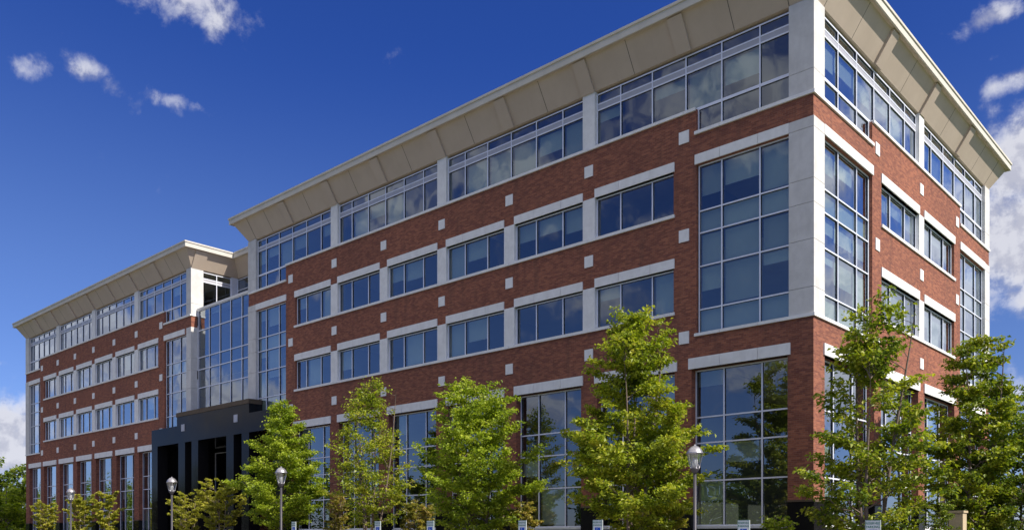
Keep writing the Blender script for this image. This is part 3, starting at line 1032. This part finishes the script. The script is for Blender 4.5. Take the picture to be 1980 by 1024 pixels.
for (lab, x, y, top, r, seed, lm, n) in (
        ('big rounded yellow green shrub before the black entrance columns', -31.9, -6.0, 5.3, 1.65, 101, 'leaf_yellow', 4200),
        ('smaller yellow green shrub beside the lamp post at the entrance', -35.4, -6.2, 4.6, 1.2, 103, 'leaf_yellow', 2400),
        ('leftmost of the three pale shrubs before the far brick wing', -64.8, -4.0, 5.0, 1.15, 107, 'leaf_yellow', 2000),
        ('pale shrub right beside the most distant lamp post', -56.9, -4.0, 5.3, 1.4, 109, 'leaf_yellow', 2400),
        ('pale shrub with a pointed top, rightmost of the three before the far wing', -51.7, -4.2, 5.5, 1.15, 113, 'leaf_yellow', 2200),
        ('orange tinged shrub left of the full middle tree', -17.3, -4.0, 3.7, 0.95, 127, 'leaf_rust', 1900),
        ('brown leaved shrub right of the full middle tree', -10.7, -4.0, 3.5, 0.75, 131, 'leaf_rust', 1500),
        ('pale leaved shrub at the foot of the tallest tree', -3.6, -4.2, 4.1, 0.95, 137, 'leaf_yellow', 1700),
        ('yellow and brown shrub between the first tree and the thin open tree', -23.3, -4.2, 4.2, 0.6, 139, 'leaf_rust', 1200),
        ('low green shrub before the black plinth near the building corner', 0.3, -3.6, 2.72, 0.75, 149, 'leaf', 900)):
    tree('shrub', lab, 'shrub', x, y, top, r, seed, kind='vase' if r > 0.8 else 'oval', leafmat=lm, n=int(n * 3.2), clear=0.30, size=0.11 if x > -50 else 0.15, stems=5,
         trunk_r=0.035, bark='bark_pale', group=G2, nb=34, spread=0.12)
tree('evergreen', 'small dark cone shaped evergreen by the sunlit side', 'shrub', 3.6, 2.6, 3.05, 0.75, 151, kind='pyramid', leafmat='leaf_dark', n=5200, clear=0.03, size=0.08, trunk_r=0.05, nb=40, spread=0.10)

# distant wood across the parking lot (shows in the window reflections)
rng = random.Random(5)
pts = []
for k in range(95):
    cx = -340 + k * 4.6 + rng.uniform(-2, 2)
    cy = -92 + rng.uniform(-9, 9) + 0.16 * min(0.0, cx + 60) * -1
    r = rng.uniform(4.0, 6.5)
    hh = rng.uniform(7.0, 13.5) * (1.0 if cx > -110 else 1.55)
    for _ in range(1150):
        v = Vector((rng.gauss(0, 1), rng.gauss(0, 1), rng.gauss(0, 1))).normalized() * r * rng.uniform(0.6, 1.05)
        q = Vector((cx + v.x, cy + v.y, max(0.3, hh * 0.5 + v.z * hh / (2 * r))))
        pts.append((q, 1.0))
wd = leaf_mesh('woodland', pts, 'leaf_dark', None, rng, 0.8)
wd['kind'] = 'stuff'
wd['label'] = 'distant wood across the parking lot'


# ================================================================== LAMPS
def make_lamp():
    r = thing('street_lamp', 'lamp', 'street lamp')
    MB().lathe([(0.0, 0), (0.17, 0), (0.17, 0.12), (0.12, 0.2), (0.085, 0.5), (0.075, 0.52), (0.06, 0.6)], 20).build('base', 'iron', r, True)
    MB().lathe([(0.058, 0.55), (0.05, 4.0), (0.0, 4.0)], 16).build('pole', 'iron', r, True)
    MB().lathe([(0.0, 3.98), (0.075, 3.98), (0.085, 4.03), (0.14, 4.10), (0.15, 4.13), (0.12, 4.15), (0.0, 4.15)], 20).build('collar', 'iron', r, True)
    MB().lathe([(0.125, 4.15), (0.17, 4.30), (0.215, 4.48), (0.235, 4.60)], 24).build('globe', 'lampglass', r, True)
    MB().lathe([(0.0, 4.16), (0.085, 4.16), (0.085, 4.42), (0.06, 4.46), (0.0, 4.46)], 16).build('bulb', 'frost', r, True)
    mb = MB()
    for k in range(6):
        a = k * math.pi / 3 + 0.3
        mb.tube([(math.cos(a) * q, math.sin(a) * q, zz) for q, zz in ((0.135, 4.14), (0.180, 4.30), (0.226, 4.48), (0.245, 4.60))], [0.011] * 4, 5)
    mb.build('cage', 'silver', r, True)
    MB().lathe([(0.0, 4.595), (0.27, 4.60), (0.275, 4.63), (0.25, 4.66), (0.235, 4.70), (0.19, 4.77), (0.12, 4.83), (0.05, 4.86), (0.03, 4.87), (0.025, 4.90), (0.0, 4.91)], 24).build('cap', 'silver', r, True)
    return r


lamp = make_lamp()
for i, (lx, ly, top, lab) in enumerate((
        (0.12, -8.6, 4.71, 'nearest and largest lamp post, right of the tallest tree'),
        (-21.7, -8.6, 5.27, 'lamp post before the bright green tree at the entrance'),
        (-32.5, -8.6, 5.30, 'lamp post before the black columns, left of the yellow shrub'),
        (-46.7, -8.6, 5.25, 'smallest, most distant lamp post before the far brick wing'))):
    o = lamp if i == 0 else copy_tree(lamp)
    s = (top - GZ) / 4.91
    o.location = (lx, ly, GZ)
    o.scale = (s, s, s)
    o.rotation_euler = (0, 0, 0.4 * i)
    o['label'] = lab
    o['group'] = 'lamp posts along the front'


# ================================================================== SIGNS
def text_mesh(txt, size, x, z, y, material, name, parent):
    cu = bpy.data.curves.new(name, 'FONT')
    cu.body = txt
    cu.size = size
    cu.align_x = 'CENTER'
    cu.align_y = 'CENTER'
    cu.extrude = 0.0008
    cu.offset = size * 0.012
    tmp = bpy.data.objects.new(name, cu)
    C.objects.link(tmp)
    dg = bpy.context.evaluated_depsgraph_get()
    me = bpy.data.meshes.new_from_object(tmp.evaluated_get(dg))
    bpy.data.objects.remove(tmp)
    me.transform(Matrix.Translation((x, y, z)) @ Matrix.Rotation(R(90), 4, 'X'))
    me.materials.clear()
    me.materials.append(M[material])
    o = bpy.data.objects.new(name, me)
    C.objects.link(o)
    o.parent = parent
    return o


def make_sign():
    r = thing('parking_sign', 'sign', 'parking sign')
    mb = MB()
    mb.box(-0.025, 0.025, 0.012, 0.042, -0.3, 2.16)
    mb.build('post', 'steel', r)
    pl = MB().box(-0.155, 0.155, -0.002, 0.010, 1.72, 2.20).build('plate', 'sign_white', r)
    mb = MB()
    for (a, b, c, d) in ((-0.148, 0.148, 2.188, 2.194), (-0.148, 0.148, 1.726, 1.732), (-0.148, -0.142, 1.732, 2.188), (0.142, 0.148, 1.732, 2.188)):
        mb.box(a, b, -0.005, -0.0025, c, d)
    mb.build('border', 'sign_green', pl)
    text_mesh('RESERVED', 0.066, 0, 2.135, -0.004, 'sign_green', 'lettering', pl)
    text_mesh('PARKING', 0.066, 0, 2.062, -0.004, 'sign_green', 'lettering', pl)
    MB().box(-0.085, 0.085, -0.006, -0.0026, 1.82, 2.005).build('blue_panel', 'sign_blue', pl)
    # wheelchair symbol
    mb = MB()
    cx, cz = -0.008, 1.882
    n = 18
    a0, a1 = R(115), R(350)
    for k in range(n):
        t0, t1 = a0 + (a1 - a0) * k / n, a0 + (a1 - a0) * (k + 1) / n
        ro, ri = 0.047, 0.036
        mb.quad((cx + ro * math.cos(t0), -0.008, cz + ro * math.sin(t0)), (cx + ro * math.cos(t1), -0.008, cz + ro * math.sin(t1)),
                (cx + ri * math.cos(t1), -0.008, cz + ri * math.sin(t1)), (cx + ri * math.cos(t0), -0.008, cz + ri * math.sin(t0)))
    mb.tube([(cx - 0.008, -0.008, cz + 0.075), (cx - 0.002, -0.008, cz + 0.012), (cx + 0.038, -0.008, cz + 0.012), (cx + 0.058, -0.008, cz - 0.036), (cx + 0.070, -0.008, cz - 0.030)], [0.006] * 5, 4)
    mb.tube([(cx - 0.006, -0.008, cz + 0.045), (cx + 0.028, -0.008, cz + 0.045)], [0.005] * 2, 4)
    b = len(mb.v)
    for k in range(12):
        mb.v.append((cx - 0.010 + 0.011 * math.cos(k * math.pi / 6), -0.0085, cz + 0.094 + 0.011 * math.sin(k * math.pi / 6)))
    mb.f.append(tuple(range(b, b + 12)))
    mb.build('wheelchair_symbol', 'sign_white', pl)
    return r


sign = make_sign()
SG = ((-14.11, 2.56, 'reserved parking sign right of the lamp post at the entrance, leftmost of the signs'),
      (-9.22, 2.52, 'reserved parking sign at the foot of the thin open tree'),
      (-6.64, 2.50, 'reserved parking sign in front of the orange tinged shrub'),
      (-2.82, 2.46, 'reserved parking sign before the brown leaved shrub'),
      (-0.20, 2.44, 'reserved parking sign just left of the trunk of the tallest tree'),
      (3.91, 2.38, 'reserved parking sign before the tall corner window of the ground floor'),
      (6.78, 2.34, 'nearest reserved parking sign, before the dark stemmed tree at the corner'))
for i, (sx, st, lab) in enumerate(SG):
    o = sign if i == 0 else copy_tree(sign)
    o.location = (sx, -12.9, st - 2.20)
    o.rotation_euler = (0, 0, 0.03 * ((i * 37) % 5 - 2))
    o['label'] = lab
    o['group'] = 'reserved parking signs along the kerb'

# tan pier by the side entrance
t = thing('gate_pier', 'tan square masonry pier between the dark evergreen and the tree trunk on the right', 'pillar', (3.9, 3.6, GZ))
MB().box(-0.24, 0.24, -0.24, 0.24, 0, 2.68).build('shaft', 'tan', t)
MB().box(-0.28, 0.28, -0.28, 0.28, 2.68, 2.76).build('cap', 'tan', t)
